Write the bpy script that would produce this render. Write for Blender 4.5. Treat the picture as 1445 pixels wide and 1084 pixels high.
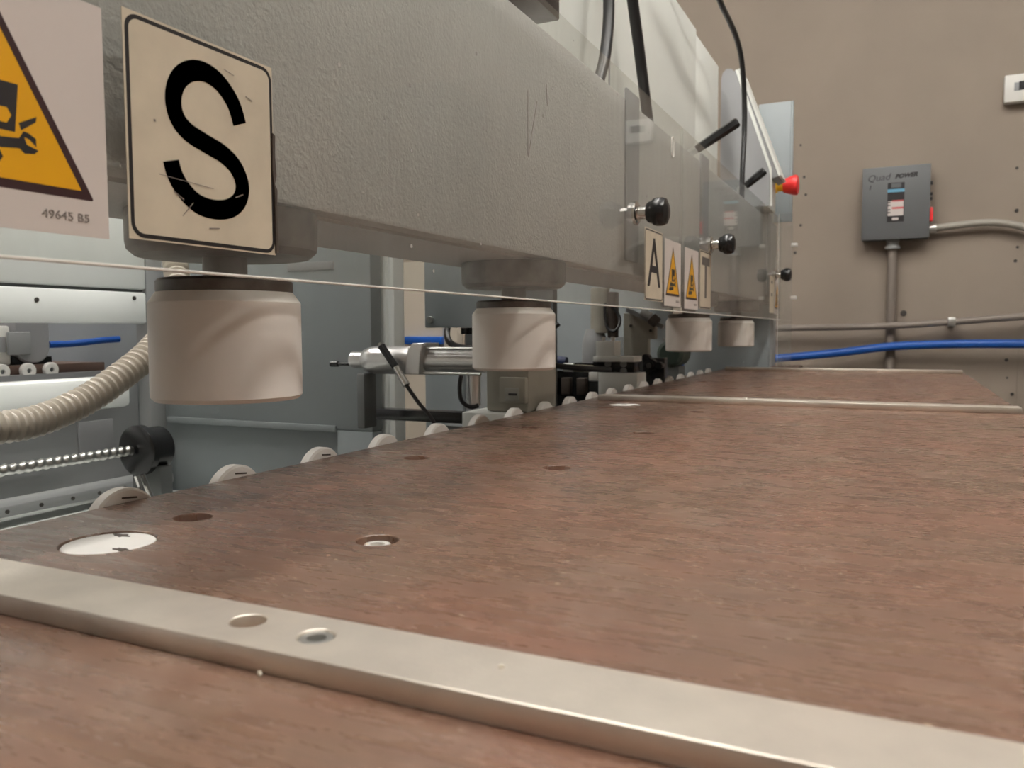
import bpy, bmesh, math, random
from mathutils import Vector, Matrix
random.seed(7)
for o in list(bpy.data.objects): bpy.data.objects.remove(o)
sc = bpy.context.scene
col = sc.collection
PI = math.pi

# ------------------------------------------------------------------ camera, world, exposure
cam_d = bpy.data.cameras.new('camera'); cam = bpy.data.objects.new('camera', cam_d); col.objects.link(cam)
yaw, pitch, roll = 0.443337, 0.064527, -0.0048144
fwd = Vector((-math.sin(yaw)*math.cos(pitch), math.cos(yaw)*math.cos(pitch), -math.sin(pitch)))
rgt = Vector((math.cos(yaw), math.sin(yaw), 0)); upv = rgt.cross(fwd)
r2 = rgt*math.cos(roll)+upv*math.sin(roll); u2 = upv*math.cos(roll)-rgt*math.sin(roll)
mw = Matrix((r2, u2, -fwd)).transposed().to_4x4(); mw.translation = (0, 0, .105)
cam.matrix_world = mw
cam_d.sensor_width = 36; cam_d.lens = 1150.527/1445*36
cam_d.clip_start = .01; cam_d.clip_end = 50
cam_d.dof.use_dof = True; cam_d.dof.focus_distance = .62; cam_d.dof.aperture_fstop = 17
sc.camera = cam
world = bpy.data.worlds.new('world'); sc.world = world; world.use_nodes = True
world.node_tree.nodes['Background'].inputs[0].default_value = (0, 0, 0, 1)
world.node_tree.nodes['Background'].inputs[1].default_value = 0
sc.view_settings.view_transform = 'Standard'; sc.view_settings.look = 'None'
sc.view_settings.gamma = 1; sc.view_settings.use_curve_mapping = False
sc.view_settings.exposure = 0.0
LAMP = 68.0

# ------------------------------------------------------------------ materials
MATS = {}
def mat(name, c, rough=.5, metal=0, noise=0, nscale=30, bump=0, bscale=200, c2=None, stretch=(1,1,1), spec=.5, emit=None, coat=0, trans=0):
    if name in MATS: return MATS[name]
    m = bpy.data.materials.new(name); m.use_nodes = True; MATS[name] = m
    nt = m.node_tree; N = nt.nodes; L = nt.links; b = N['Principled BSDF']
    b.inputs['Base Color'].default_value = (*c, 1); b.inputs['Roughness'].default_value = rough
    b.inputs['Metallic'].default_value = metal; b.inputs['Specular IOR Level'].default_value = spec
    b.inputs['Coat Weight'].default_value = coat
    if emit:
        b.inputs['Emission Color'].default_value = (*emit[:3], 1); b.inputs['Emission Strength'].default_value = emit[3]
    if noise or bump or c2:
        tc = N.new('ShaderNodeTexCoord'); mp = N.new('ShaderNodeMapping'); mp.inputs['Scale'].default_value = stretch
        L.new(tc.outputs['Object'], mp.inputs['Vector'])
    if noise or c2:
        nz = N.new('ShaderNodeTexNoise'); nz.inputs['Scale'].default_value = nscale; nz.inputs['Detail'].default_value = 6
        L.new(mp.outputs[0], nz.inputs['Vector'])
        mx = N.new('ShaderNodeMix'); mx.data_type = 'RGBA'
        d = c2 or tuple(max(0, x*(1-noise)) for x in c)
        mx.inputs[6].default_value = (*c, 1); mx.inputs[7].default_value = (*d, 1)
        rp = N.new('ShaderNodeMapRange'); rp.inputs[1].default_value = .35; rp.inputs[2].default_value = .68
        L.new(nz.outputs['Fac'], rp.inputs[0]); L.new(rp.outputs[0], mx.inputs[0]); L.new(mx.outputs[2], b.inputs['Base Color'])
    if bump:
        bz = N.new('ShaderNodeTexNoise'); bz.inputs['Scale'].default_value = bscale; bz.inputs['Detail'].default_value = 3
        L.new(mp.outputs[0], bz.inputs['Vector'])
        bp = N.new('ShaderNodeBump'); bp.inputs['Strength'].default_value = bump; bp.inputs['Distance'].default_value = .001
        L.new(bz.outputs['Fac'], bp.inputs['Height']); L.new(bp.outputs[0], b.inputs['Normal'])
    return m

M_wall = mat('wall_paint', (.285,.235,.19), .8, noise=.10, nscale=3, bump=.15, bscale=120)
M_ceil = mat('ceiling_paint', (.35,.34,.32), .9)
M_floor = mat('concrete', (.20,.19,.18), .7, noise=.25, nscale=5)
M_pad = mat('white_nylon', (.76,.72,.67), .5, noise=.06, nscale=25)
M_roller = mat('roller_nylon', (.88,.86,.82), .45, noise=.05, nscale=60)
M_beam = mat('hammered_grey_paint', (.50,.495,.475), .42, noise=.06, nscale=8, bump=.9, bscale=330)
M_house = mat('pale_grey_paint', (.80,.82,.77), .55, noise=.04, nscale=6, bump=.12, bscale=400)
M_cab = mat('white_cabinet_paint', (.88,.91,.885), .5, noise=.04, nscale=5)
M_divider = mat('blue_grey_paint', (.30,.335,.345), .5, noise=.06, nscale=6)
M_dgrey = mat('dark_grey_paint', (.15,.16,.16), .55, noise=.1, nscale=10)
M_mgrey = mat('mid_grey_paint', (.30,.31,.31), .5, noise=.06, nscale=8)
M_plate = mat('plate_grey', (.30,.305,.31), .45)
M_black = mat('black_rubber', (.012,.012,.013), .4)
M_blackp = mat('black_plastic', (.012,.012,.013), .25)
M_chrome = mat('chrome', (.75,.73,.70), .15, 1)
M_steel = mat('brushed_steel', (.82,.75,.66), .36, .78, noise=.14, nscale=40, bump=.12, bscale=500)
M_bolt = mat('bright_zinc', (.72,.70,.66), .4, .35)
M_pen = mat('faded_marker', (.03,.03,.033), .6)
M_zinc = mat('zinc', (.62,.62,.60), .35, 1)
M_collar = mat('oily_dark_steel', (.17,.155,.14), .45, .5, noise=.45, nscale=60)
M_alu = mat('aluminium', (.72,.71,.70), .3, .85, noise=.1, nscale=30)
M_beige = mat('beige_machine_paint', (.36,.345,.29), .5, noise=.12, nscale=15)
M_lgrey = mat('light_grey_part', (.84,.86,.83), .5)
M_green = mat('dark_green_paint', (.05,.075,.06), .45)
M_brass = mat('dull_brass', (.45,.40,.28), .4, .6)
M_blue = mat('blue_hose', (.003,.07,.33), .45)
M_dblue = mat('dark_blue_paint', (.02,.03,.08), .4)
M_conduit = mat('galvanised_conduit', (.20,.17,.145), .55, .1)
M_box = mat('grey_enclosure', (.105,.11,.112), .5)
M_red = mat('red_plastic', (.72,.03,.03), .35)
M_yel = mat('yellow_plastic', (.85,.55,.03), .4)
M_white = mat('white_plastic', (.75,.74,.70), .5)
M_cream = mat('cream_vinyl', (.62,.545,.42), .4, noise=.10, nscale=50)
M_stk = mat('white_vinyl', (.64,.58,.54), .35)
M_ink = mat('black_ink', (.018,.016,.017), .4)
M_inkgrey = mat('grey_ink', (.22,.19,.17), .5)
M_inkbrown = mat('dark_brown_ink', (.035,.012,.014), .4)
M_orange = mat('amber_vinyl', (.72,.36,.004), .4)
M_screw_hole = mat('dark_screw_hole', (.04,.035,.03), .5)  # screws, and the dark discs that stand for holes
M_edge = mat('frosted_acrylic_edge', (.90,.88,.82), .35, spec=.8)
M_hose = mat('ribbed_vinyl', (.70,.64,.55), .28, coat=.4)
M_lilac = mat('lilac_panel', (.56,.52,.57), .6)
M_bound = mat('brown_board', (.10,.06,.045), .6)
M_label = mat('label_white', (.60,.55,.52), .5)
M_ltblue = mat('label_blue', (.12,.33,.48), .5)
M_lred = mat('label_red', (.55,.10,.10), .5)
M_stain = mat('dark_grease', (.06,.045,.035), .6)
M_lamp = mat('lamp_tube', (1,1,1), .5, emit=(1.0,.965,.91,LAMP))
M_fix = mat('lamp_housing', (.8,.8,.8), .5)
M_cabinetR = mat('green_grey_locker', (.09,.10,.09), .5)
M_chip = mat('pale_chip', (.75,.68,.56), .7)

def table_material():
    m = bpy.data.materials.new('phenolic_brown'); m.use_nodes = True; nt = m.node_tree; N = nt.nodes; L = nt.links
    b = N['Principled BSDF']; tc = N.new('ShaderNodeTexCoord')
    def mp(s):
        n = N.new('ShaderNodeMapping'); n.inputs['Scale'].default_value = s; L.new(tc.outputs['Object'], n.inputs[0]); return n.outputs[0]
    def nz(v, s, d=5, r=.6):
        n = N.new('ShaderNodeTexNoise'); n.inputs['Scale'].default_value = s; n.inputs['Detail'].default_value = d; n.inputs['Roughness'].default_value = r
        L.new(v, n.inputs['Vector']); return n.outputs['Fac']
    def rng(f, a, c, lo=0, hi=1):
        n = N.new('ShaderNodeMapRange'); n.inputs[1].default_value = a; n.inputs[2].default_value = c
        n.inputs[3].default_value = lo; n.inputs[4].default_value = hi; L.new(f, n.inputs[0]); return n.outputs[0]
    def mix(f, a, c):
        n = N.new('ShaderNodeMix'); n.data_type = 'RGBA'
        L.new(f, n.inputs[0])
        for i, v in ((6, a), (7, c)):
            if isinstance(v, tuple): n.inputs[i].default_value = (*v, 1)
            else: L.new(v, n.inputs[i])
        return n.outputs[2]
    iso = mp((1, 1, 1)); gr = mp((1, 5, 1)); fine = mp((1, 9, 1))
    c = mix(rng(nz(iso, 9, 4), .35, .65), (.182,.090,.058), (.148,.090,.059))
    c = mix(rng(nz(gr, 22, 6, .7), .34, .86, 0, .75), c, (.080,.045,.033))
    c = mix(rng(nz(fine, 70, 4, .7), .55, .8, 0, .5), c, (.25,.165,.125))
    c = mix(rng(nz(iso, 16, 5), .56, .75, 0, .55), c, (.225,.155,.115))
    vo = N.new('ShaderNodeTexVoronoi'); vo.inputs['Scale'].default_value = 75; L.new(mp((1, 1.6, .001)), vo.inputs['Vector'])
    sp = rng(vo.outputs['Distance'], .06, .10, .8, 0)
    gate = rng(nz(iso, 45, 1), .48, .52)
    mm = N.new('ShaderNodeMath'); mm.operation = 'MULTIPLY'; L.new(sp, mm.inputs[0]); L.new(gate, mm.inputs[1])
    c = mix(mm.outputs[0], c, (.48,.36,.26))
    L.new(c, b.inputs['Base Color'])
    L.new(rng(nz(gr, 30, 4), .3, .7, .20, .36), b.inputs['Roughness'])
    b.inputs['Specular IOR Level'].default_value = .72
    bp = N.new('ShaderNodeBump'); bp.inputs['Strength'].default_value = .10; bp.inputs['Distance'].default_value = .0006
    L.new(nz(fine, 60, 5), bp.inputs['Height']); L.new(bp.outputs[0], b.inputs['Normal'])
    return m
M_table = table_material()

def acrylic(name, haze, tint):
    m = bpy.data.materials.new(name); m.use_nodes = True; nt = m.node_tree; N = nt.nodes; L = nt.links
    N.remove(N['Principled BSDF']); out = N['Material Output']
    tr = N.new('ShaderNodeBsdfTransparent'); tr.inputs[0].default_value = (*tint, 1)
    gl = N.new('ShaderNodeBsdfGlossy'); gl.inputs['Roughness'].default_value = .03
    df = N.new('ShaderNodeBsdfDiffuse'); df.inputs[0].default_value = (.75,.72,.68,1)
    fr = N.new('ShaderNodeFresnel'); fr.inputs['IOR'].default_value = 1.6
    tc = N.new('ShaderNodeTexCoord')
    # scratches / smears in the clear sheet
    mp = N.new('ShaderNodeMapping'); mp.inputs['Scale'].default_value = (1, 6, 1.2); L.new(tc.outputs['Object'], mp.inputs[0])
    nz = N.new('ShaderNodeTexNoise'); nz.inputs['Scale'].default_value = 9; nz.inputs['Detail'].default_value = 8; nz.inputs['Roughness'].default_value = .7
    L.new(mp.outputs[0], nz.inputs['Vector'])
    rg = N.new('ShaderNodeMapRange'); rg.inputs[1].default_value = .35; rg.inputs[2].default_value = .8; rg.inputs[3].default_value = haze*.5; rg.inputs[4].default_value = haze*2
    L.new(nz.outputs['Fac'], rg.inputs[0])
    vo = N.new('ShaderNodeTexVoronoi'); vo.inputs['Scale'].default_value = 26; L.new(tc.outputs['Object'], vo.inputs['Vector'])
    sp = N.new('ShaderNodeMapRange'); sp.inputs[1].default_value = .03; sp.inputs[2].default_value = .06; sp.inputs[3].default_value = .5; sp.inputs[4].default_value = 0
    L.new(vo.outputs['Distance'], sp.inputs[0])
    mx = N.new('ShaderNodeMath'); mx.operation = 'MAXIMUM'; L.new(rg.outputs[0], mx.inputs[0]); L.new(sp.outputs[0], mx.inputs[1])
    a = N.new('ShaderNodeMixShader'); L.new(mx.outputs[0], a.inputs[0]); L.new(tr.outputs[0], a.inputs[1]); L.new(df.outputs[0], a.inputs[2])
    b = N.new('ShaderNodeMixShader'); ge = N.new('ShaderNodeNewGeometry'); iv = N.new('ShaderNodeMath'); iv.operation = 'SUBTRACT'; iv.inputs[0].default_value = 1; L.new(ge.outputs['Backfacing'], iv.inputs[1])
    ff = N.new('ShaderNodeMath'); ff.operation = 'MULTIPLY'; L.new(fr.outputs[0], ff.inputs[0]); L.new(iv.outputs[0], ff.inputs[1]); L.new(ff.outputs[0], b.inputs[0]); L.new(a.outputs[0], b.inputs[1]); L.new(gl.outputs[0], b.inputs[2])
    L.new(b.outputs[0], out.inputs[0]); return m
M_acr = acrylic('clear_acrylic', .045, (.97,.98,.97))
M_acr2 = acrylic('clear_acrylic_end', .05, (.94,.95,.95))

# ------------------------------------------------------------------ mesh helpers
def rot_to(d):
    return Vector((0, 0, 1)).rotation_difference(Vector(d).normalized()).to_matrix().to_4x4()
class G:
    def __init__(s): s.bm = bmesh.new()
    def box(s, x0, x1, y0, y1, z0, z1, bev=0, seg=2):
        t = bmesh.new(); bmesh.ops.create_cube(t, size=1)
        bmesh.ops.transform(t, matrix=Matrix.Translation(((x0+x1)/2, (y0+y1)/2, (z0+z1)/2)) @ Matrix.Diagonal((abs(x1-x0), abs(y1-y0), abs(z1-z0), 1)), verts=t.verts)
        if bev: bmesh.ops.bevel(t, geom=t.edges[:], offset=bev, segments=seg, affect='EDGES', profile=.5)
        return s._add(t)
    def obox(s, c, size, rot, bev=0):
        t = bmesh.new(); bmesh.ops.create_cube(t, size=1)
        bmesh.ops.transform(t, matrix=Matrix.Diagonal((*size, 1)), verts=t.verts)
        if bev: bmesh.ops.bevel(t, geom=t.edges[:], offset=bev, segments=2, affect='EDGES', profile=.5)
        bmesh.ops.transform(t, matrix=Matrix.Translation(c) @ rot, verts=t.verts)
        return s._add(t)
    def _add(s, t):
        me = bpy.data.meshes.new('tmp'); t.to_mesh(me); t.free(); s.bm.from_mesh(me); bpy.data.meshes.remove(me); return s
    def lathe(s, p0, d, prof, n=32):
        """prof: list of (r, h) along direction d from p0; r=0 ends close"""
        R = Matrix.Translation(p0) @ rot_to(d); rings = []
        for r, h in prof:
            if r <= 1e-9: rings.append([s.bm.verts.new(R @ Vector((0, 0, h)))])
            else: rings.append([s.bm.verts.new(R @ Vector((r*math.cos(2*PI*k/n), r*math.sin(2*PI*k/n), h))) for k in range(n)])
        for a, b in zip(rings, rings[1:]):
            for k in range(n):
                k2 = (k+1) % n
                if len(a) == 1 and len(b) == 1: continue
                if len(a) == 1: s.bm.faces.new((a[0], b[k2], b[k]))
                elif len(b) == 1: s.bm.faces.new((a[k], a[k2], b[0]))
                else: s.bm.faces.new((a[k], a[k2], b[k2], b[k]))
        return s
    def cyl(s, p0, p1, r, n=24, ch=0):
        p0 = Vector(p0); d = Vector(p1)-p0; h = d.length; c = ch or min(r, h)*.06
        return s.lathe(p0, d, [(0, 0), (r-c, 0), (r, c), (r, h-c), (r-c, h), (0, h)], n)
    def tube(s, pts, r, n=10, sub=6, rf=None):
        P = smooth(pts, sub) if sub else [Vector(p) for p in pts]
        up = None; prev = None; L = 0
        for i, p in enumerate(P):
            t = (P[min(i+1, len(P)-1)]-P[max(i-1, 0)]).normalized()
            if up is None: up = t.orthogonal().normalized()
            up = (up - t*up.dot(t)).normalized(); sd = t.cross(up)
            if i: L += (p-P[i-1]).length
            rr = rf(L) if rf else None
            ring = []
            for k in range(n):
                a = 2*PI*k/n; q = (rf(L, a) if rf else r)
                ring.append(s.bm.verts.new(p + (up*math.cos(a)+sd*math.sin(a))*q))
            if prev:
                for k in range(n): s.bm.faces.new((prev[k], prev[(k+1) % n], ring[(k+1) % n], ring[k]))
            else: s.bm.faces.new(ring[::-1])
            prev = ring
        s.bm.faces.new(prev); return s
    def prism(s, poly, plane, d0, d1, bev=0):
        """poly in 2D; plane 'yz' extrudes along x, 'xz' along y, 'xy' along z"""
        f = {'yz': lambda a, b, d: (d, a, b), 'xz': lambda a, b, d: (a, d, b), 'xy': lambda a, b, d: (a, b, d)}[plane]
        t = bmesh.new()
        A = [t.verts.new(f(a, b, d0)) for a, b in poly]; B = [t.verts.new(f(a, b, d1)) for a, b in poly]
        t.faces.new(A); t.faces.new(B[::-1]); n = len(poly)
        for i in range(n): t.faces.new((A[i], B[i], B[(i+1) % n], A[(i+1) % n]))
        bmesh.ops.recalc_face_normals(t, faces=t.faces)
        if bev: bmesh.ops.bevel(t, geom=t.edges[:], offset=bev, segments=1, affect='EDGES')
        return s._add(t)
    def mesh(s, m):
        bmesh.ops.recalc_face_normals(s.bm, faces=s.bm.faces)
        me = bpy.data.meshes.new('mesh'); s.bm.to_mesh(me); s.bm.free()
        for p in me.polygons: p.use_smooth = True
        me.set_sharp_from_angle(angle=math.radians(35)); me.materials.append(m); return me
    def obj(s, name, m, parent=None, label=None):
        off = ROOT.get(parent.name, Vector()) if parent else Vector()
        if parent: bmesh.ops.translate(s.bm, vec=-off, verts=s.bm.verts)
        return link(name, s.mesh(m), parent, label)
ROOT = {}
def link(name, me, parent=None, label=None):
    me.name = name
    o = bpy.data.objects.new(name, me); col.objects.link(o)
    if parent: o.parent = parent; ROOT[o.name] = ROOT.get(parent.name, Vector())
    if label: o['label'] = label
    return o
def smooth(pts, sub):
    P = [Vector(p) for p in pts]; out = []
    for i in range(len(P)-1):
        a = P[max(i-1, 0)]; b = P[i]; c = P[i+1]; d = P[min(i+2, len(P)-1)]
        for k in range(sub):
            t = k/sub
            out.append(.5*((2*b)+(c-a)*t+(2*a-5*b+4*c-d)*t*t+(3*b-a-3*c+d)*t**3))
    out.append(P[-1]); return out
def thing(name, label, cat, loc=(0, 0, 0), group=None):
    o = bpy.data.objects.new(name, None); col.objects.link(o); o.location = loc; o.empty_display_size = .02
    ROOT[o.name] = Vector(loc); o['label'] = label; o['category'] = cat
    if group: o['group'] = group
    return o
def tag(o, label, cat, group=None):
    o['label'] = label; o['category'] = cat
    if group: o['group'] = group
    return o
def struct(o): o['kind'] = 'structure'; return o
def copy_tree(o, parent=None, delta=None):
    c = o.copy(); col.objects.link(c)
    if parent: c.parent = parent
    for ch in [x for x in bpy.data.objects if x.parent == o]: copy_tree(ch, c)
    return c
def text_mesh(body, size, mtx, m, shear=0, bold=0, space=1.0, sx=1.0):
    cu = bpy.data.curves.new('txt', 'FONT'); cu.body = body; cu.size = size; cu.shear = shear; cu.offset = bold
    cu.extrude = .0001; cu.align_x = 'CENTER'; cu.align_y = 'CENTER'; cu.space_character = space; cu.resolution_u = 3
    ob = bpy.data.objects.new('txt', cu); col.objects.link(ob)
    me = bpy.data.meshes.new_from_object(ob.evaluated_get(bpy.context.evaluated_depsgraph_get()))
    bpy.data.objects.remove(ob); bpy.data.curves.remove(cu)
    me.transform(mtx @ Matrix.Diagonal((sx, 1, 1, 1))); me.materials.clear(); me.materials.append(m); return me
# frame for lettering on surfaces facing +X (text x -> +Y, text y -> +Z) and facing -Y (text x -> +X)
def face_x(x, y, z): return Matrix(((0,0,1,x),(1,0,0,y),(0,1,0,z),(0,0,0,1)))
def face_ny(x, y, z): return Matrix(((1,0,0,x),(0,0,-1,y),(0,1,0,z),(0,0,0,1)))
def rrect(a0, a1, b0, b1, r, n=6):
    out = []
    for cx, cy, s in ((a1-r, b1-r, 0), (a0+r, b1-r, 1), (a0+r, b0+r, 2), (a1-r, b0+r, 3)):
        for k in range(n+1):
            t = PI/2*(s+k/n); out.append((cx+r*math.cos(t), cy+r*math.sin(t)))
    return out
def bolt(parent, p, d, r, m=None, name='bolt'):
    """hex-socket screw head at p facing d"""
    g = G(); g.lathe(p, d, [(0, -r*1.2), (r, -r*1.2), (r, -r*.15), (r*.88, 0), (r*.52, 0), (r*.5, -r*.1), (r*.5, -r*.7), (0, -r*.7)], 18)
    return g.obj(name, m or M_zinc, parent)

# ------------------------------------------------------------------ the room
FY = 3.4
RX0, RX1, RY0, RZ0, RZ1 = -3.4, 3.0, -2.6, -.92, 2.5
struct(G().box(RX0-.1, RX1+.1, RY0-.1, FY+.1, RZ0-.1, RZ0).obj('floor', M_floor))
struct(G().box(RX0-.1, RX1+.1, RY0-.1, FY+.1, RZ1, RZ1+.1).obj('ceiling', M_ceil))
wall = struct(G().box(RX0-.1, RX1+.1, FY, FY+.1, RZ0, RZ1).obj('wall_far', M_wall))
struct(G().box(RX0-.1, RX0, RY0, FY, RZ0, RZ1).obj('wall_left', M_wall))
struct(G().box(RX1, RX1+.1, RY0, FY, RZ0, RZ1).obj('wall_right', M_wall))
struct(G().box(RX0-.1, RX1+.1, RY0-.1, RY0, RZ0, RZ1).obj('wall_back', M_wall))
for x, z, r in [(-.365,.823,.004),(-.35,.699,.005),(-.343,.631,.005),(-.36,.514,.005),(.36,.671,.005),(.364,.523,.006),(.37,.394,.005),(.365,.346,.006),
              (.011,.166,.011),(.348,-.006,.006),(.369,-.128,.006),(.178,.047,.009),(-.379,.408,.006),(.352,-.07,.004)]:
    G().cyl((x, FY+.002, z), (x, FY-.003, z), r, 12).obj('screw_head', M_screw_hole, wall)
# joint between the wall boards, with a raised batten at the right
G().box(.383, .389, FY-.004, FY+.01, RZ0, .115).obj('wall_batten', M_wall, wall)
G().box(.392, .396, FY-.0015, FY+.01, .115, RZ1).obj('joint_tape', M_wall, wall)

# ceiling lights (the place's own lamps)
def ceiling_light(n, x, y, ln, label):
    t = thing('ceiling_light_%d_offscreen' % n, label, 'light', (x, y, RZ1-.09), 'fluorescent ceiling lights')
    G().box(x-.12, x+.12, y-ln/2, y+ln/2, RZ1-.05, RZ1-.001, .008).obj('housing', M_fix, t)
    for k, s in ((1, -.06), (2, .06)):
        G().cyl((x+s, y-ln/2+.03, RZ1-.075), (x+s, y+ln/2-.03, RZ1-.075), .019, 12).obj('lamp_tube_%d_offscreen' % (2*n+k-2), M_lamp, t)
for n, (x, y, where) in enumerate(((-.72, .03, 'over the near end of the white machine cabinet'), (-.72, 1.43, 'over the beige panel and rear cabinets'), (.50, .03, 'over the near end of the work table'), (.50, 1.43, 'over the far half of the work table'), (2.0, .73, 'beside the right wall'), (-2.4, .73, 'beside the left wall'))):
    ceiling_light(n+1, x, y, 1.3, 'twin tube fluorescent ceiling light '+where)

# ------------------------------------------------------------------ work table
TX0, TX1, TY0, TY1 = -.432, .142, -.45, 2.335
table = thing('work_table', 'long brown phenolic work table with steel strips and white edge rollers', 'table', (-.15, .9, RZ0))
holes = [(-.236, y) for y in (.3375,.577,.812,1.052,1.56,1.80,2.04)] + [(-.362, y) for y in (.337,.576,.811,1.062,1.43,1.67,1.91)]
discs = [(-.3575,.2785), (-.352,1.118)]
def table_top():
    cu = bpy.data.curves.new('top', 'CURVE'); cu.dimensions = '2D'; cu.fill_mode = 'BOTH'; cu.extrude = .0135; cu.bevel_depth = .0006; cu.bevel_resolution = 1
    def spl(pts):
        s = cu.splines.new('POLY'); s.points.add(len(pts)-1); s.use_cyclic_u = True
        for p, q in zip(s.points, pts): p.co = (q[0], q[1], 0, 1)
    spl([(TX0,TY0),(TX1,TY0),(TX1,TY1),(TX0,TY1)])
    for x, y in holes: spl([(x+.0113*math.cos(2*PI*k/40), y+.0113*math.sin(2*PI*k/40)) for k in range(40)])
    for x, y in discs: spl([(x+.0232*math.cos(2*PI*k/56), y+.0232*math.sin(2*PI*k/56)) for k in range(56)])
    ob = bpy.data.objects.new('tmp', cu); col.objects.link(ob)
    me = bpy.data.meshes.new_from_object(ob.evaluated_get(bpy.context.evaluated_depsgraph_get()))
    bpy.data.objects.remove(ob); bpy.data.curves.remove(cu)
    me.transform(Matrix.Translation(Vector((0, 0, -.0141))-ROOT[table.name])); me.materials.clear(); me.materials.append(M_table)
    return link('table_top', me, table)
top = table_top()
G().box(TX0+.012, TX1-.03, TY0+.02, TY1-.02, -.06, -.0285).obj('support_plate', M_dgrey, table)
G().box(TX0+.05, TX1-.08, TY0+.1, TY1-.1, RZ0, -.0605, .004).obj('pedestal', M_mgrey, table)
for x, y in holes:
    bolt(table, (x, y, -.0020 if y < .5 and x > -.3 else -.0040), (0, 0, 1), .0074, M_bolt)
for x, y in discs:
    d = G().lathe((x, y, -.020), (0, 0, 1), [(0, 0), (.0220, 0), (.0220, .0188), (.0215, .0193), (0, .0193)], 48).obj('disc_insert', M_roller, table, 'white nylon disc set flush in the table')
    for (a, q, w) in ((2.1, .016, .005), (-.35, .017, .0045)):
        G().prism([(x+q*math.cos(a)+w*(1+.3*math.sin(k*PI/4+a)+.15*math.sin(k*PI*.625))*math.cos(k*PI/16), y+q*math.sin(a)+.45*w*(1+.3*math.cos(k*PI*.3125))*math.sin(k*PI/16)) for k in range(32)], 'xy', -.0008, -.0004).obj('dirt_mark', M_stain, d)
# steel cross strips
for i, (y0, y1, x0, x1) in enumerate(((.1885, .2188, TX0-.012, TX1), (1.173, 1.203, TX0+.02, TX1-.004), (2.185, 2.215, TX0+.018, TX1-.006))):
    h = .0078 if i == 0 else .0075
    cu = bpy.data.curves.new('s', 'CURVE'); cu.dimensions = '2D'; cu.fill_mode = 'BOTH'; cu.extrude = h/2-.0004; cu.bevel_depth = .0004; cu.bevel_resolution = 1
    def spl(pts):
        s = cu.splines.new('POLY'); s.points.add(len(pts)-1); s.use_cyclic_u = True
        for p, q in zip(s.points, pts): p.co = (q[0], q[1], 0, 1)
    spl([(x0, y0), (x1, y0), (x1, y1), (x0, y1)])
    ym = (y0+y1)/2
    hx = [(-.1965, ym+.0015, .0066), (-.1665, ym, .0066)] + ([(.05, ym, .0055)] if i else [])
    for a, b, r in hx: spl([(a+r*math.cos(2*PI*k/32), b+r*math.sin(2*PI*k/32)) for k in range(32)])
    ob = bpy.data.objects.new('tmp', cu); col.objects.link(ob)
    me = bpy.data.meshes.new_from_object(ob.evaluated_get(bpy.context.evaluated_depsgraph_get()))
    bpy.data.objects.remove(ob); bpy.data.curves.remove(cu)
    me.transform(Matrix.Translation(Vector((0, 0, h/2+.0001))-ROOT[table.name])); me.materials.clear(); me.materials.append(M_steel)
    st = link('cross_strip', me, table, 'bright steel strip screwed across the table')
    for a, b, r in hx[1:]: bolt(st, (a, b, h-.0004), (0, 0, 1), r*.93, name='screw')
# edge rollers
roller_me = None
for k in range(19):
    y = .352+.0965*k + random.uniform(-.002, .002)
    g = G(); x = TX0-.0015
    g.lathe((x, y, -.0165), (-1, 0, 0), [(.006, 0), (.0235, 0), (.025, .0015), (.025, .0085), (.0235, .010), (.006, .010), (.006, 0)], 40)
    rl = g.obj('edge_roller', M_roller, table, 'white nylon roller on the table edge' if k == 0 else None)
    G().cyl((TX0+.0005, y, -.0165), (TX0-.014, y, -.0165), .0055, 14).obj('axle', M_zinc, rl)
    if k < 3:
        G().obox((x+.0003, y+.002, .0022), (.0006, .011, .0011), Matrix.Rotation(-.12, 4, 'X')).obj('grease_mark', M_stain, rl)
# loose crumbs of chip on the table and strip
for x, y, z, r, where in ((-.1745,.1865,.0009,.0011,'lying at the foot of the near steel strip'),(-.2405,.3345,-.0025,.0015,'caught in a bolt hole of the table'),(-.102,.2065,.0082,.0009,'lying on top of the near steel strip')):
    g = G(); t = bmesh.new(); bmesh.ops.create_icosphere(t, subdivisions=1, radius=r)
    for v in t.verts: v.co *= random.uniform(.7, 1.2)
    bmesh.ops.translate(t, vec=(x, y, z), verts=t.verts); g._add(t)
    tag(g.obj('wood_chip', M_chip), 'tiny pale wood chip '+where, 'wood chip', 'wood chips on the table')

# ------------------------------------------------------------------ pressure beam and housings behind the guard
beam = thing('pressure_beam', 'long grey hammered-paint beam over the table carrying the white pads', 'beam', (-.40, 1.0, .182))
g = G(); g.box(-.47, -.338, -.5, 2.56, .182, .4165, .004); g.obj('beam_body', M_beam, beam)
G().box(-.462, -.352, -.48, 2.54, .1795, .1825).obj('bottom_rail', M_beam, beam)
G().box(-.3395, -.3345, 1.066, 1.125, .20, .429, .003).obj('bracket_plate', M_plate, beam)
G().box(-.3395, -.3345, 1.52, 1.585, .20, .430, .003).obj('bracket_plate', M_plate, beam)
G().box(-.3395, -.3345, 2.36, 2.42, .20, .430, .003).obj('bracket_plate', M_plate, beam)
# end cheek carrying the beam down to the table end
ec = thing('end_upright', 'blue-grey upright plate under the far end of the beam', 'machine part', (-.42, 2.46, -.03))
G().box(-.58, -.336, 2.415, 2.44, -.03, .179, .003).obj('upright_plate', M_divider, ec)
G().box(-.512, -.336, 2.44, 2.56, RZ0, .179, .003).obj('upright_column', M_mgrey, ec)
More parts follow.
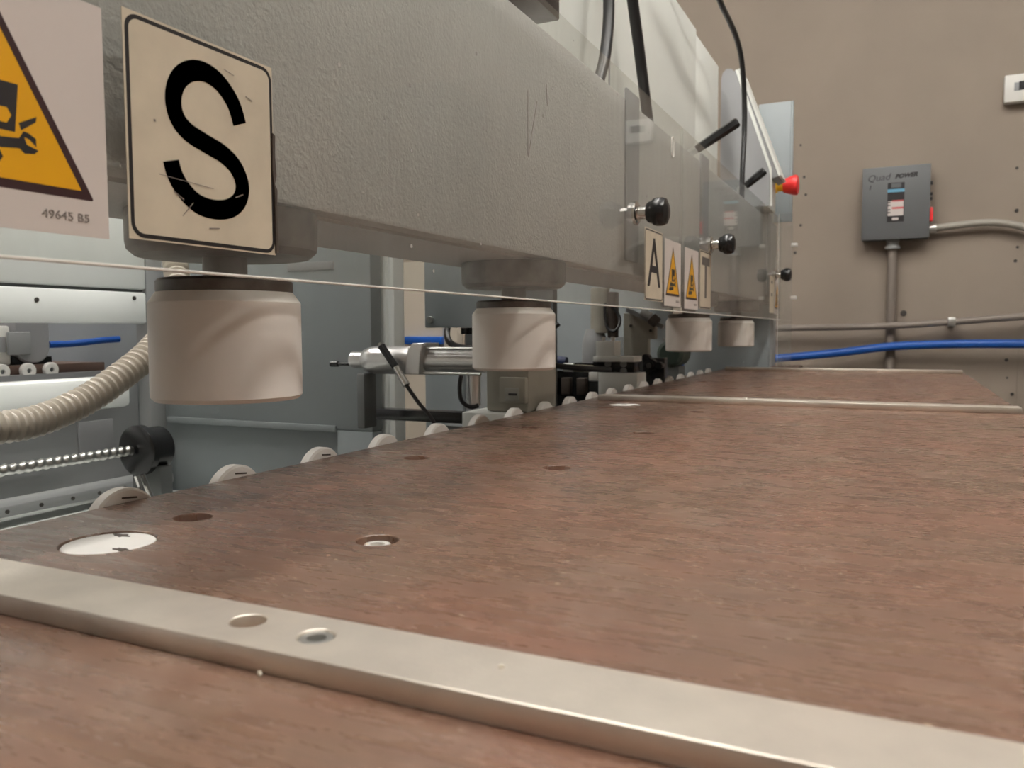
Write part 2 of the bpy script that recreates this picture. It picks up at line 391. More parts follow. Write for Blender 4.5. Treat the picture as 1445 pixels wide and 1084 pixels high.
# housings
h1 = thing('cover_housing', 'long pale grey sheet-metal housing on top of the beam', 'housing', (-.6, .7, .42), 'pale housings above the beam')
G().box(-.58, -.44, -.5, 1.93, .42, .80, .004).obj('cover', M_house, h1)
G().box(-.4405, -.4385, 1.30, 1.304, .43, .795).obj('seam', M_plate, h1)
h2 = thing('cover_housing', 'short pale grey housing with a seam beside the control console', 'housing', (-.6, 2.06, .42), 'pale housings above the beam')
G().box(-.58, -.442, 1.936, 2.195, .42, .792, .004).obj('cover', M_house, h2)

# control console: side plate, sloped panel, emergency stop
con = thing('control_console', 'grey control console with sloped panel and rounded top beside the housing', 'console', (-.38, 2.38, .43))
side = [(-.446,.432),(-.446,.775),(-.442,.79),(-.432,.799),(-.42,.798),(-.41,.788),(-.322,.53),(-.318,.51),(-.318,.432)]
G().prism(side, 'xz', 2.25, 2.262).obj('side_plate', M_plate, con)
G().prism([(-.412,.797),(-.404,.797),(-.315,.53),(-.312,.432),(-.318,.432),(-.322,.525)], 'xz', 2.2625, 2.27).obj('plate_flange', M_house, con)
G().prism([(-.424,.80),(-.408,.806),(-.300,.512),(-.316,.506)], 'xz', 2.285, 2.40, .002).obj('sloped_panel', M_mgrey, con)
G().prism([(-.4075,.8055),(-.402,.8065),(-.295,.516),(-.2995,.512)], 'xz', 2.285, 2.40).obj('panel_face', M_house, con)
G().box(-.44, -.322, 2.27, 2.40, .432, .52, .002).obj('console_body', M_house, con)
G().box(-.40, -.306, 2.59, 2.60, .43, .785, .002).obj('end_plate', M_divider, con)
G().box(-.306, -.300, 2.588, 2.602, .43, .785, .001).obj('end_plate_edge', M_divider, con)
G().box(-.43, -.40, 2.40, 2.60, .432, .60, .002).obj('rear_web', M_mgrey, con)
es = G().box(-.40, -.337, 2.415, 2.485, .4167, .55, .002).obj('emergency_stop', M_house, con, 'red mushroom emergency stop button on a yellow collar')
G().box(-.3365, -.333, 2.418, 2.482, .455, .548, .001).obj('backing_plate', M_yel, es)
G().lathe((-.333, 2.45, .513), (1, 0, 0), [(0,0),(.019,0),(.019,.008),(.0145,.010),(.0145,.025),(0,.025)], 24).obj('yellow_collar', M_yel, es)
G().lathe((-.308, 2.45, .513), (1, 0, 0), [(0,0),(.018,0),(.020,.003),(.0275,.027),(.0285,.034),(.0265,.039),(.019,.0415),(0,.042)], 28).obj('red_mushroom', M_red, es)

# clamp levers
def lever(p0, p1, label):
    t = thing('clamp_lever', label, 'lever', p0, 'black clamp levers')
    d = Vector(p1)-Vector(p0); L = d.length
    G().lathe(p0, d, [(0,0),(.0085,0),(.0095,.01),(.0105,L*.7),(.0105,L-.003),(.009,L),(0,L)], 6).obj('grip', M_blackp, t)
    e = Vector(p1)
    G().lathe(e, d, [(0,-.0005),(.0085,-.0005),(.0085,.0012),(0,.0016)], 6).obj('end_face', M_blackp, t)
    G().cyl((p0[0]-.03, p0[1], p0[2]-.014), p0, .008, 12).obj('pivot_stud', M_zinc, t)
    G().box(p0[0]-.045, p0[0]-.02, p0[1]-.015, p0[1]+.015, .4167, p0[2]-.002, .002).obj('pivot_block', M_mgrey, t)
lever((-.385, 1.70, .476), (-.303, 1.70, .522), 'longer black clamp lever on the beam top before the console')
lever((-.362, 2.15, .470), (-.316, 2.15, .505), 'shorter black clamp lever beside the hanging cable and console')

# cables
tag(G().tube([(-.40,1.19,.95),(-.40,1.19,.75),(-.40,1.183,.62),(-.398,1.175,.56),(-.395,1.15,.50),(-.393,1.12,.46),(-.392,1.10,.43),(-.392,1.09,.4165)], .0085, 12).obj('power_cable', M_black), 'curved glossy black cable dropping behind the clear guard', 'cable', 'cables behind the guard')
tag(G().tube([(-.40,1.25,.80),(-.40,1.29,.66),(-.40,1.335,.575),(-.40,1.37,.51),(-.40,1.42,.4165)], .0092, 12).obj('power_cable', M_black), 'thick straight black cable slanting down behind the clear guard', 'cable', 'cables behind the guard')
tag(G().tube([(-.36,1.55,.86),(-.36,1.70,.825),(-.36,1.80,.80),(-.36,1.90,.795),(-.36,1.993,.785),(-.36,2.06,.755),(-.36,2.10,.69),(-.36,2.11,.60),(-.36,2.09,.50),(-.36,2.085,.415)], .0062, 12).obj('power_cable', M_black), 'thin black cable arching over and hanging in front of the console', 'cable', 'cables behind the guard')
cd = thing('cable_duct', 'black cable duct fixed to the front of the long housing', 'duct', (-.38, .83, .45))
G().box(-.405, -.352, .795, .872, .452, .80, .003).obj('duct_body', M_blackp, cd)
G().box(-.4393, -.405, .81, .86, .58, .64, .002).obj('duct_arm', M_mgrey, cd)

# ------------------------------------------------------------------ pressers
def presser(y, label, first=None):
    if first is None:
        t = thing('presser', label, 'presser', (-.385, y, .063), 'round white pressers under the beam')
        c = (-.385, y, 0)
        G().lathe(c, (0,0,1), [(0,.152),(.052,.152),(.0565,.156),(.0572,.160),(.0572,.1792),(0,.1792)], 48).obj('collar', M_collar, t, 'oily dark steel collar')
        G().lathe(c, (0,0,1), [(0,.136),(.0135,.136),(.0135,.1525),(0,.1525)], 24).obj('stem', M_collar, t)
        G().lathe(c, (0,0,1), [(0,.1300),(.0405,.1300),(.0412,.1310),(.0412,.1365),(.0395,.1382),(0,.1382)], 40).obj('flange', M_collar, t)
        G().lathe(c, (0,0,1), [(0,.063),(.0435,.063),(.0458,.0655),(.0458,.1235),(.0412,.1300),(0,.1300)], 64).obj('pad', M_pad, t, 'white nylon pad')
        return t
    t = copy_tree(first); t.location.y = y; t['label'] = label; return t
p1 = presser(.390, 'white cylindrical presser pad hanging below the S sign')
presser(.816, 'white presser pad hanging in front of the pneumatic cylinder', p1)
presser(1.644, 'white presser pad hanging below the two small warning stickers', p1)
presser(2.171, 'white presser pad hanging beside the blue-grey end upright', p1)

# ------------------------------------------------------------------ clear guards with stickers and knobs
AX = -.320; AZ0, AZ1 = .135, .428
def guard(y0, y1, label):
    t = thing('clear_guard', label, 'guard', (AX, (y0+y1)/2, AZ0), 'clear acrylic guards along the beam')
    G().box(AX-.006, AX, y0, y1, AZ0+.0012, AZ1, .0004, 1).obj('acrylic_sheet', M_acr, t)
    G().box(AX-.006, AX, y0, y1, AZ0, AZ0+.0011, .0002, 1).obj('bottom_edge', M_edge, t, 'bright polished bottom edge of the sheet')
    return t
g1 = guard(-.40, 1.3165, 'long clear acrylic guard carrying the S and A signs')
g2 = guard(1.3182, 2.52, 'far clear acrylic guard carrying the T sign')
def slab(poly, x, th, name, m, parent, label=None): return G().prism(poly, 'yz', x, x+th).obj(name, m, parent, label)
def letter_sticker(g_, y0, y1, z0, z1, ch, label, m=M_ink):
    s = slab([(y0,z0),(y1,z0),(y1,z1),(y0,z1)], AX, .0003, 'letter_sticker', M_cream, g_, label)
    slab(rrect(y0+.0012, y1-.0006, z0+.0008, z1-.0012, .007), AX+.0003, .00008, 'border', M_ink, s)
    slab(rrect(y0+.0032, y1-.0026, z0+.0028, z1-.0032, .0052), AX+.00038, .00008, 'sticker_face', M_cream, s)
    yc, zc = (y0+y1)/2, (z0+z1)/2
    if ch == 'S':
        P = smooth([(0,a,b) for a, b in [(.3370,.2155),(.3325,.2255),(.3235,.2335),(.3130,.2362),(.3030,.2335),(.2960,.2270),(.2930,.2180),(.2950,.2095),(.3015,.2040),(.3130,.2005),(.3245,.1975),(.3335,.1920),(.3378,.1833),(.3350,.1750),(.3270,.1698),(.3160,.1682),(.3055,.1700),(.2972,.1757),(.2925,.1820),(.2905,.1880)]], 5)
        w = .0050; A = []; B = []
        for i, p in enumerate(P):
            d = (P[min(i+1, len(P)-1)]-P[max(i-1, 0)]).normalized(); n = Vector((0, -d.z, d.y)); A.append(p+n*w); B.append(p-n*w)
        bm = bmesh.new(); va = [bm.verts.new((AX+.0006, p.y, p.z)) for p in A]; vb = [bm.verts.new((AX+.0006, p.y, p.z)) for p in B]
        for i in range(len(P)-1): bm.faces.new((va[i], va[i+1], vb[i+1], vb[i]))
        bmesh.ops.solidify(bm, geom=bm.faces[:], thickness=.0001)
        q = G(); q.bm = bm; q.obj('letter', m, s)
    else:
        me = text_mesh(ch, .098, Matrix.Translation(-ROOT[g_.name]) @ face_x(AX+.0006, yc, zc), m, bold=.0006 if ch == 'A' else .0030)
        link('letter', me, s)
    return s
def warning_sticker(g_, y0, z0, label, code=True, w=.1, h=.1005):
    o = y0-.155; q = z0-.1468
    s = slab([(y0,z0),(y0+w,z0),(y0+w,z0+h),(y0,z0+h)], AX, .0003, 'warning_sticker', M_stk, g_, label)
    def T(poly): return [(a+o, b+q) for a, b in poly]
    def rtri(cx, zb, zt, hw, r):
        pts = [(cx+hw, zb), (cx, zt), (cx-hw, zb)]; out = []
        C = Vector((cx, (2*zb+zt)/3))
        for i in range(3):
            a = Vector(pts[i]); pr_ = (Vector(pts[i-1])-a).normalized(); nx = (Vector(pts[(i+1) % 3])-a).normalized()
            for k in range(5): 
                t = k/4; out.append(tuple((a+pr_*r*2)*(1-t)**2+a*2*t*(1-t)+(a+nx*r*2)*t*t))
        return out
    slab(T(rtri(.205, .1625, .2385, .0430, .0008)), AX+.0003, .00008, 'triangle_border', M_inkbrown, s)
    slab(T(rtri(.205, .1662, .2318, .0370, .0001)), AX+.00038, .00008, 'triangle', M_orange, s)
    z = AX+.00046
    for nm, poly in (('press_block', [(.196,.204),(.2155,.204),(.2135,.185),(.1975,.185)]),
                     ('finger', [(.2152,.1890),(.2228,.1930),(.2224,.1908),(.2160,.1862)]),
                     ('hand', [(.186,.1775),(.190,.184),(.208,.1822),(.2150,.1830),(.2170,.1860),(.2190,.1858),(.2222,.1840),(.2222,.1808),(.2195,.1832),(.2172,.1838),(.2182,.1810),(.2230,.1795),(.2212,.1778),(.2172,.1772),(.2150,.1790),(.2075,.1780)]),
                     ('wrist', [(.180,.1715),(.1855,.1765),(.207,.177),(.2082,.1745),(.2065,.172),(.188,.1705)])):
        slab(T(poly), z, .00008, nm, M_ink, s)
    slab(T([(.2045,.1895),(.2065,.1940),(.2105,.1940),(.2122,.1912),(.2102,.1880),(.2065,.1880)]), z+.00009, .00005, 'impact_star', M_orange, s)
    if code:
        me = text_mesh('49645 B5', .0050, Matrix.Translation(-ROOT[g_.name]) @ face_x(AX+.00045, .2345+o, .1545+q), M_inkgrey, sx=1.15)
        link('code_print', me, s)
    return s
warning_sticker(g1, .155, .1468, 'white sticker with yellow crushed-hand warning triangle beside the S')
ss = letter_sticker(g1, .2655, .3628, .1485, .2520, 'S', 'cream sticker with large black letter S')
# torn, curled right edge and scuffs of the S sticker
slab([(.3612,.2160),(.3632,.2150),(.3626,.2040),(.3636,.1930),(.3622,.1880),(.3640,.1850),(.3632,.1700),(.3640,.1500),(.3622,.1495),(.3618,.1850),(.3606,.1960)], AX+.0003, .0012, 'torn_edge', M_stain, ss)
for a, b, l, w, rr in ((.300,.1795,.034,.0003,-.05),(.317,.1585,.007,.0006,.1),(.33,.2405,.007,.0004,-.2),(.335,.1775,.006,.0006,.4),(.344,.2305,.005,.0005,-.3),(.30,.166,.010,.0004,.8),(.2945,.172,.007,.0005,-.5),(.2815,.205,.0012,.0012,0)):
    G().obox((AX+.00075, a, b), (.00005, l, w), Matrix.Rotation(rr, 4, 'X')).obj('scuff', M_inkgrey, ss)
letter_sticker(g1, 1.1015, 1.1960, .1475, .2480, 'A', 'cream sticker with black letter A')
warning_sticker(g1, 1.2070, .1425, 'small yellow warning triangle sticker beside the A')
warning_sticker(g2, 1.3330, .1410, 'small yellow warning triangle sticker beside the T')
letter_sticker(g2, 1.4440, 1.5400, .1440, .2475, 'T', 'cream sticker with grey letter T', mat('worn_ink', (.11,.095,.085), .5))
fs = slab([(2.300,.152),(2.385,.152),(2.385,.253),(2.300,.253)], AX, .0003, 'letter_sticker', M_cream, g2, 'far cream sticker with two small dark marks')
for zz in (.232, .198): slab([(2.325,zz),(2.352,zz),(2.352,zz+.008),(2.325,zz+.008)], AX+.0003, .0001, 'dark_mark', M_ink, fs)
warning_sticker(g2, 2.395, .150, 'far yellow warning triangle sticker below the last knob', code=False, w=.085)
# scratches on the first guard
for a, b, l, w, rr in ((.711,.300,.0012,.060,.0),(.722,.297,.0012,.060,-.35),(.757,.337,.0012,.020,.1)):
    G().obox((AX+.0003, a, b), (.0002, l, w), Matrix.Rotation(rr, 4, 'X')).obj('scratch', M_inkgrey, g1)
# slot near the joint
P_ = rrect(1.243,1.257,.370,.400,.006); G().tube([(AX+.0002, p, q) for p, q in P_+P_[:1]], .0007, 6, 0).obj('slot_rim', M_edge, g1)
def knob(g_, y, z):
    k = G().lathe((AX+.018, y, z), (1,0,0), [(0,0),(.012,0),(.014,.003),(.0145,.006),(.0175,.009),(.0185,.013),(.0185,.020),(.0165,.025),(.010,.028),(0,.029)], 20).obj('clamp_knob', M_blackp, g_, 'black round clamp knob')
    G().lathe((AX+.0003, y, z), (1,0,0), [(0,0),(.0155,0),(.0155,.004),(.013,.0055),(.0085,.006),(.0085,.018),(0,.018)], 20).obj('chrome_spacer', M_chrome, k)
for gg, yy, zz in ((g1, 1.052, .2595), (g2, 1.524, .2620), (g2, 2.385, .2585)): knob(gg, yy, zz)
# end guard standing at the table end
eg = thing('end_guard', 'narrow clear acrylic end guard standing at the far end of the table', 'guard', (-.30, 2.46, 0))
G().box(-.3185, -.281, 2.457, 2.462, .0002, .436, .0004, 1).obj('acrylic_sheet', M_acr2, eg)
G().box(-.3192, -.3186, 2.4565, 2.4625, .0002, .436).obj('side_edge', M_edge, eg)
for z in (.197, .347): G().box(-.284, -.268, 2.452, 2.466, z-.005, z+.005, .002).obj('white_clip', M_white, eg)
G().box(-.3185, -.303, 2.4475, 2.4564, .0001, .022, .002).obj('foot_bracket', M_acr2, eg)
G().box(-.334, -.26, 2.445, 2.58, -.0285, -.0002).obj('foot_plate', M_table, eg)

# ------------------------------------------------------------------ far wall fittings
bx = thing('disconnect_box', 'grey wall-mounted electrical disconnect box with handwriting', 'electrical box', (-.02, FY, .438))
G().box(-.137, .088, 3.335, FY, .438, .698, .004).obj('enclosure', M_box, bx)
dr = G().box(-.1375, .0885, 3.329, 3.3355, .436, .700, .002).obj('door', M_box, bx)
lb = G().box(-.052, .004, 3.3275, 3.329, .498, .640).obj('rating_label', M_ink, bx, 'printed label with blue, white and red bands')
G().box(-.040, -.007, 3.3268, 3.3275, .622, .638).obj('label_band', M_box, lb)
G().box(-.052, .004, 3.3268, 3.3275, .606, .617).obj('label_band', M_ltblue, lb)
G().box(-.050, .002, 3.3268, 3.3275, .521, .574).obj('label_band', M_label, lb)
G().box(-.036, .002, 3.3262, 3.3268, .545, .552).obj('label_band', M_lred, lb)
G().box(-.036, .002, 3.3262, 3.3268, .572, .577).obj('label_band', M_lred, lb)
for zz in (.531, .541, .557, .567): G().box(-.050, -.041, 3.3262, 3.3268, zz, zz+.004).obj('label_print', M_ink, lb)
G().box(-.035, -.014, 3.3268, 3.3275, .505, .514).obj('label_print', M_label, lb)
off = Matrix.Translation(-ROOT[bx.name])
link('handwriting', text_mesh('Quad', .034, off @ face_ny(-.084, 3.3283, .661) @ Matrix.Rotation(.05, 4, 'Z'), M_pen, shear=.3, sx=1.0), bx)
link('handwriting', text_mesh('POWER', .021, off @ face_ny(.008, 3.3283, .663) @ Matrix.Rotation(.05, 4, 'Z'), M_ink, shear=.35, bold=.001), bx)
G().obox((-.110, 3.3285, .628), (.004, .0006, .016), Matrix.Rotation(.2, 4, 'Y')).obj('pen_mark', M_pen, bx)
lv = G().box(.088, .099, 3.335, 3.36, .495, .545, .003).obj('switch_lever', M_red, bx, 'red switch lever')
for zz in (.628, .588, .572): G().box(.0885, .096, 3.345, 3.36, zz, zz+.012, .001).obj('hasp', M_ink, bx)
G().box(-.0, .04, 3.33, 3.335, .437, .442).obj('latch', M_screw_hole, bx)
cn = thing('vertical_conduit', 'upright grey conduit running down from the disconnect box', 'conduit', (-.03, 3.375, RZ0), 'conduits on the far wall')
G().cyl((-.029, 3.376, RZ0), (-.031, 3.376, .425), .0165, 16).obj('pipe', M_conduit, cn)
G().lathe((-.031, 3.372, .404), (0,0,1), [(0,0),(.026,0),(.026,.010),(.021,.012),(.021,.026),(.024,.028),(.024,.0335),(0,.0335)], 20).obj('hub', M_mgrey, cn)
hc = thing('horizontal_conduit', 'horizontal grey conduit crossing the wall below the disconnect box', 'conduit', (0, 3.34, .12), 'conduits on the far wall')
G().tube([(-1.2,3.335,.105),(-.6,3.335,.109),(-.383,3.335,.113),(-.047,3.335,.118),(.163,3.335,.131),(.393,3.335,.148),(.9,3.335,.178)], .0125, 14).obj('pipe', M_conduit, hc)
for x, z in ((.168,.131), (.72,.167)): G().box(x-.012, x+.012, 3.318, FY, z-.016, z+.016, .003).obj('pipe_clip', M_zinc, hc)
uc = thing('flexible_conduit', 'grey flexible conduit leaving the right side of the disconnect box', 'conduit', (.2, 3.36, .45), 'conduits on the far wall')
G().tube([(.098,3.365,.472),(.15,3.365,.476),(.20,3.365,.480),(.25,3.365,.4825),(.295,3.365,.481),(.34,3.365,.473),(.383,3.365,.459),(.45,3.365,.42),(.5,3.365,.36),(.52,3.365,.2),(.52,3.365,-.6)], .0125, 14).obj('pipe', mat('pale_conduit', (.33,.31,.27), .5, .1), uc)
G().cyl((.0885, 3.365, .471), (.112, 3.365, .472), .016, 16).obj('fitting', M_zinc, uc)
tag(G().tube([(-1.1,3.25,-.06),(-.7,3.27,-.03),(-.418,3.30,-.004),(-.214,3.33,.017),(-.021,3.335,.0425),(.173,3.33,.051),(.388,3.33,.0525),(.75,3.33,.045),(1.05,3.33,.03)], .0155, 14).obj('air_hose', M_blue), 'blue air hose running along the far wall below the conduit', 'hose')
th = thing('wall_device', 'small white wall box with dark window high on the far wall', 'wall box', (.36, FY, .893))
G().box(.311, .425, 3.362, FY, .893, .987, .004).obj('case', M_white, th)
G().box(.340, .360, 3.3605, 3.3622, .930, .958).obj('window', M_plate, th)
G().box(.354, .40, 3.359, 3.3605, .932, .960).obj('dark_display', M_blackp, th)
# tall locker farther along the same wall (mirrored in the clear guard)
lk = thing('locker', 'dark grey-green steel locker standing against the far wall', 'locker', (1.37, 3.2, RZ0))
G().box(1.10, 1.64, 3.0, FY-.01, RZ0, 1.15, .006).obj('locker_body', M_cabinetR, lk)
for x in (1.105, 1.372): G().box(x, x+.262, 2.988, 3.0, RZ0+.06, 1.13, .004).obj('locker_door', M_cabinetR, lk)

# ------------------------------------------------------------------ machine bay to the left of the table
lc = thing('machine_cabinet', 'white machine cabinet with an open slot beside the ribbed hose', 'cabinet', (-1.3, .4, RZ0))
X = -1.15
G().box(X-.03, X, -.6, .985, .178, .41, .004).obj('upper_panel', M_cab, lc)
G().box(X-.012, X-.010, -.6, .985, .170, .180).obj('gap_shade_strip', M_dgrey, lc)  # dark strip added behind the panel gap, its colour standing for the shade there
G().box(X-.03, X, -.6, .985, .121, .173, .004).obj('middle_panel', M_cab, lc)
G().box(X-.05, X+.004, -.6, .945, -.016, .034, .008).obj('lower_ledge', M_cab, lc)
G().box(X-.20, X-.16, -.6, 1.095, -.35, .015).obj('lower_back_panel', M_mgrey, lc)
G().box(X-.20, X+.25, -.6, 1.01, -.40, -.165, .004).obj('base_ledge', M_cab, lc)
G().box(X-.02, X+.035, -.6, 1.0, -.150, -.134, .003).obj('guide_rail', M_mgrey, lc)
G().box(X-.60, X-.58, -.6, 1.05, -.4, .46).obj('rear_panel', M_lilac, lc)
G().box(X-.58, X-.012, 1.10, 1.12, -.4, .41).obj('end_panel', M_divider, lc)
G().box(X-.62, X+.01, -.6, 1.01, RZ0, -.401).obj('base', M_mgrey, lc)
for y, z in ((.79,.155),(.96,.163)): G().cyl((X, y, z), (X+.0015, y, z), .0035, 10).obj('panel_hole_disc', M_screw_hole, lc)  # raised dark discs standing for holes in the panel
for y in (.735,.757): G().cyl((X-.161, y+.09, -.062), (X-.158, y+.09, -.062), .004, 10).obj('panel_hole_disc', M_screw_hole, lc)  # two more dark discs in place of holes, on the lower back panel
for y in (.74,.79,.84,.885,.93): G().cyl((X+.0345, y-.03, -.142), (X+.0365, y-.03, -.142), .003, 8).obj('rail_screw', M_screw_hole, lc)
G().box(X-.03, X-.002, .987, 1.020, -.16, .41, .002).obj('corner_pillar', M_mgrey, lc)
G().box(X-.1595, X-.155, .965, 1.035, -.115, -.052, .001).obj('switch_plate', M_plate, lc)
# board with rollers inside the slot
ib = thing('rear_work_board', 'brown board with three small white rollers inside the cabinet slot', 'board', (-1.3, .8, .038))
G().box(-1.50, -1.303, .3, 1.02, .038, .053, .001).obj('board', M_bound, ib)
G().box(-1.52, -1.29, .3, 1.03, .028, .0375).obj('board_support', M_plate, ib)
for y in (.783, .827, .871, .911):
    r_ = G().lathe((-1.302, y, .044), (1,0,0), [(.004,0),(.0118,0),(.0125,.001),(.0125,.008),(.0115,.009),(.004,.009),(.004,0)], 28).obj('roller', M_roller, ib)
    G().cyl((-1.303, y, .044), (-1.296, y, .044), .0039, 12).obj('axle', M_dgrey, r_)
mo = thing('inner_motor', 'grey rounded motor inside the cabinet slot', 'motor', (-1.36, .88, .053))
G().prism(rrect(.862,.922,.056,.150,.026), 'yz', -1.46, -1.312, .002).obj('motor_body', M_plate, mo)
G().box(-1.312, -1.306, .846, .885, .070, .108, .002).obj('motor_flange', M_mgrey, mo)
G().box(-1.45, -1.32, .86, .93, .0535, .066).obj('motor_base', M_blackp, mo)
tag(G().tube([(-1.32,.925,.086),(-1.32,.97,.087),(-1.32,1.03,.092),(-1.32,1.065,.094)], .006, 10).obj('inner_air_tube', M_blue), 'short blue tube inside the cabinet slot', 'tube')
ib2 = thing('inner_valve_box', 'pale box beside the motor inside the cabinet slot', 'box', (-1.33, .82, .053))
G().box(-1.40, -1.315, .79, .856, .0535, .118, .004).obj('box_body', M_white, ib2)
for y in (.818, .838): G().box(-1.315, -1.313, y-.008, y+.008, .075, .100).obj('box_window', M_plate, ib2)
# ribbed hose
hp = [(-.80,.36,.022),(-.79,.43,.016),(-.78,.494,.015),(-.78,.537,.019),(-.78,.585,.034),(-.78,.63,.057),(-.785,.672,.081),(-.80,.715,.110),(-.83,.76,.15),(-.88,.80,.21)]
tag(G().tube(hp, .0155, 20, 34, rf=lambda L, a=0: +.0148+.0017*(1 if (L/.0078) % 1 < .5 else -1)*abs(math.sin(2*PI*L/.0078))**.6).obj('ribbed_hose', M_hose), 'translucent ribbed vinyl suction hose curving below the white cabinet', 'hose')
# lead screw and its motor
ls = thing('lead_screw', 'threaded steel lead screw running into the black motor', 'lead screw', (-1.0, .6, -.064))
G().tube([(-1.0, .2+.0015*i, -.064) for i in range(415)], .007, 14, 0, rf=lambda L, a=0: .0068+.0009*math.sin(2*PI*L/.012+a)).obj('screw_rod', M_zinc, ls)
G().box(-1.03, -.97, .20, .225, -.1645, -.03, .003).obj('bearing_block', M_mgrey, ls)
sm = thing('spindle_motor', 'black round motor at the end of the lead screw', 'motor', (-1.0, .87, -.066))
G().lathe((-1.0, .826, -.066), (0,1,0), [(0,0),(.030,0),(.037,.004),(.037,.014),(.032,.016),(.032,.045),(0,.045)], 36).obj('motor_body', M_blackp, sm)
G().box(-1.03, -.97, .845, .868, -.1645, -.09, .003).obj('motor_foot', M_dgrey, sm)
G().tube([(-.966,.80,-.095),(-.963,.803,-.115),(-.962,.793,-.14),(-.962,.785,-.16)], .004, 8).obj('chrome_arm', M_chrome, sm)
G().tube([(-.966,.81,-.095),(-.962,.815,-.115),(-.962,.825,-.14),(-.962,.832,-.16)], .004, 8).obj('chrome_arm', M_chrome, sm)

# divider panel with recessed lower door, white post
dv = thing('divider_panel', 'blue-grey sheet-metal divider panel behind the nearest presser', 'panel', (-.95, 1.03, RZ0))
G().box(-1.148, -.720, 1.022, 1.05, -.047, .41, .003).obj('upper_panel', M_divider, dv)
G().box(-.787, -.720, 1.022, 1.05, -.45, -.047, .002).obj('frame_stile', M_divider, dv)
G().box(-1.148, -.787, 1.034, 1.046, -.45, -.047).obj('recessed_door', M_divider, dv)
G().box(-1.148, -.787, 1.018, 1.022, -.050, -.040, .001).obj('drip_ledge', M_divider, dv)
G().box(-.877, -.787, 1.0205, 1.0222, .201, .214, .0008).obj('label_strip', M_plate, dv)
G().box(-1.148, -.720, 1.022, 1.05, RZ0, -.451).obj('plinth', M_mgrey, dv)
wp = thing('corner_post', 'white vertical corner post beside the divider panel', 'post', (-.72, 1.07, RZ0))
G().box(-.752, -.715, 1.056, 1.10, RZ0, .41, .008).obj('post_body', M_cab, wp)
G().box(-.7145, -.704, 1.06, 1.09, RZ0, .41, .002).obj('post_flange', M_cab, wp)
# beige door-like panel beyond
bp_ = thing('beige_panel', 'beige rounded access panel beyond the white post', 'panel', (-1.3, 1.95, RZ0))
G().prism(rrect(-1.285,-1.09,RZ0,.30,.03), 'xz', 1.95, 1.98).obj('panel_sheet', mat('beige_panel_paint', (.50,.44,.36), .6, noise=.05, nscale=8), bp_)
G().box(-1.134, -1.130, 1.946, 1.95, RZ0+.02, .26).obj('panel_seam', M_plate, bp_)
G().box(-1.25, -1.13, 1.93, 1.95, .070, .092, .003).obj('blue_strap', M_blue, bp_)

# pneumatic cylinder
pc = thing('pneumatic_cylinder', 'aluminium pneumatic cylinder lying behind the second presser', 'cylinder', (-.6, .95, .05))
zc = .066
G().lathe((-.702,.95,zc), (1,0,0), [(0,0),(.0105,0),(.0115,.001),(.0115,.020),(.0150,.023),(.0185,.034),(.0195,.040),(.0195,.105),(.0185,.107),(0,.107)], 28).obj('front_head', M_alu, pc)
G().cyl((-.592,.95,zc), (-.49,.95,zc), .0148, 24).obj('barrel', M_alu, pc)
for dz in (.0165, -.0165): G().cyl((-.60,.938,zc+dz), (-.49,.938,zc+dz), .0022, 10).obj('tie_rod', M_zinc, pc)
G().prism([(-.600,.048),(-.578,.048),(-.575,.078),(-.570,.090),(-.588,.090),(-.596,.080)], 'xz', .928, .97, .001).obj('end_collar', M_alu, pc)
G().cyl((-.736,.95,.0595), (-.70,.95,.0595), .0025, 10).obj('rod', M_blackp, pc)
G().cyl((-.740,.95,.0595), (-.727,.95,.0595), .0042, 12).obj('rod_tip', M_blackp, pc)
G().box(-.685, -.672, .935, .965, -.03, .047, .002).obj('mount_foot', M_dgrey, pc)
sn = thing('proximity_sensor', 'black and silver sensor with cable on the pneumatic cylinder', 'sensor', (-.6, .925, .05))
G().cyl((-.632,.920,.086), (-.608,.918,.058), .0052, 14).obj('sensor_body', M_blackp, sn)
G().cyl((-.635,.920,.0895), (-.632,.920,.086), .003, 10).obj('sensor_tip', M_chrome, sn)
G().cyl((-.608,.918,.058), (-.599,.917,.046), .0044, 14).obj('sensor_nut', M_chrome, sn)
G().cyl((-.599,.917,.046), (-.590,.916,.034), .0050, 14).obj('plug', M_chrome, sn)
G().tube([(-.590,.916,.034),(-.575,.92,.012),(-.556,.925,-.012),(-.54,.93,-.05),(-.53,.94,-.12)], .0026, 8).obj('sensor_cable', M_black, sn)

# boring unit with small plates behind presser two
bu = thing('boring_unit', 'beige-grey boring unit block behind the table edge rollers', 'machine unit', (-.5, 1.05, -.3))
G().box(-.515, -.450, 1.0, 1.10, -.005, .095, .004).obj('unit_body', M_beige, bu)
G().box(-.490, -.4505, .990, 1.0, .008, .043, .002).obj('cover_plate', M_beige, bu)
G().box(-.480, -.459, .987, .990, .011, .029, .001).obj('name_plate', mat('name_plate_grey', (.30,.30,.27), .5), bu)
G().box(-.474, -.461, .9865, .987, .019, .022).obj('plate_print', M_ink, bu)
G().box(-.545, -.450, .985, 1.11, -.030, -.006, .002).obj('unit_base', M_lgrey, bu)
G().box(-.60, -.455, 1.02, 1.30, -.9, -.031).obj('unit_stand', M_dgrey, bu)
G().cyl((-.52,.975,.048), (-.52,.975,.005), .009, 16).obj('silver_fitting', M_alu, bu)
G().tube([(-.532,.962,.048),(-.534,.960,.03),(-.530,.958,.012),(-.518,.960,.004),(-.508,.965,.006)], .003, 8).obj('loop_hose', M_black, bu)
G().box(-.70, -.535, .995, 1.02, -.024, -.008, .002).obj('black_bar', M_blackp, bu)
gc = thing('rear_cabinet', 'grey steel cabinet with open bottom behind the pneumatic cylinder', 'cabinet', (-.7, 1.3, RZ0))
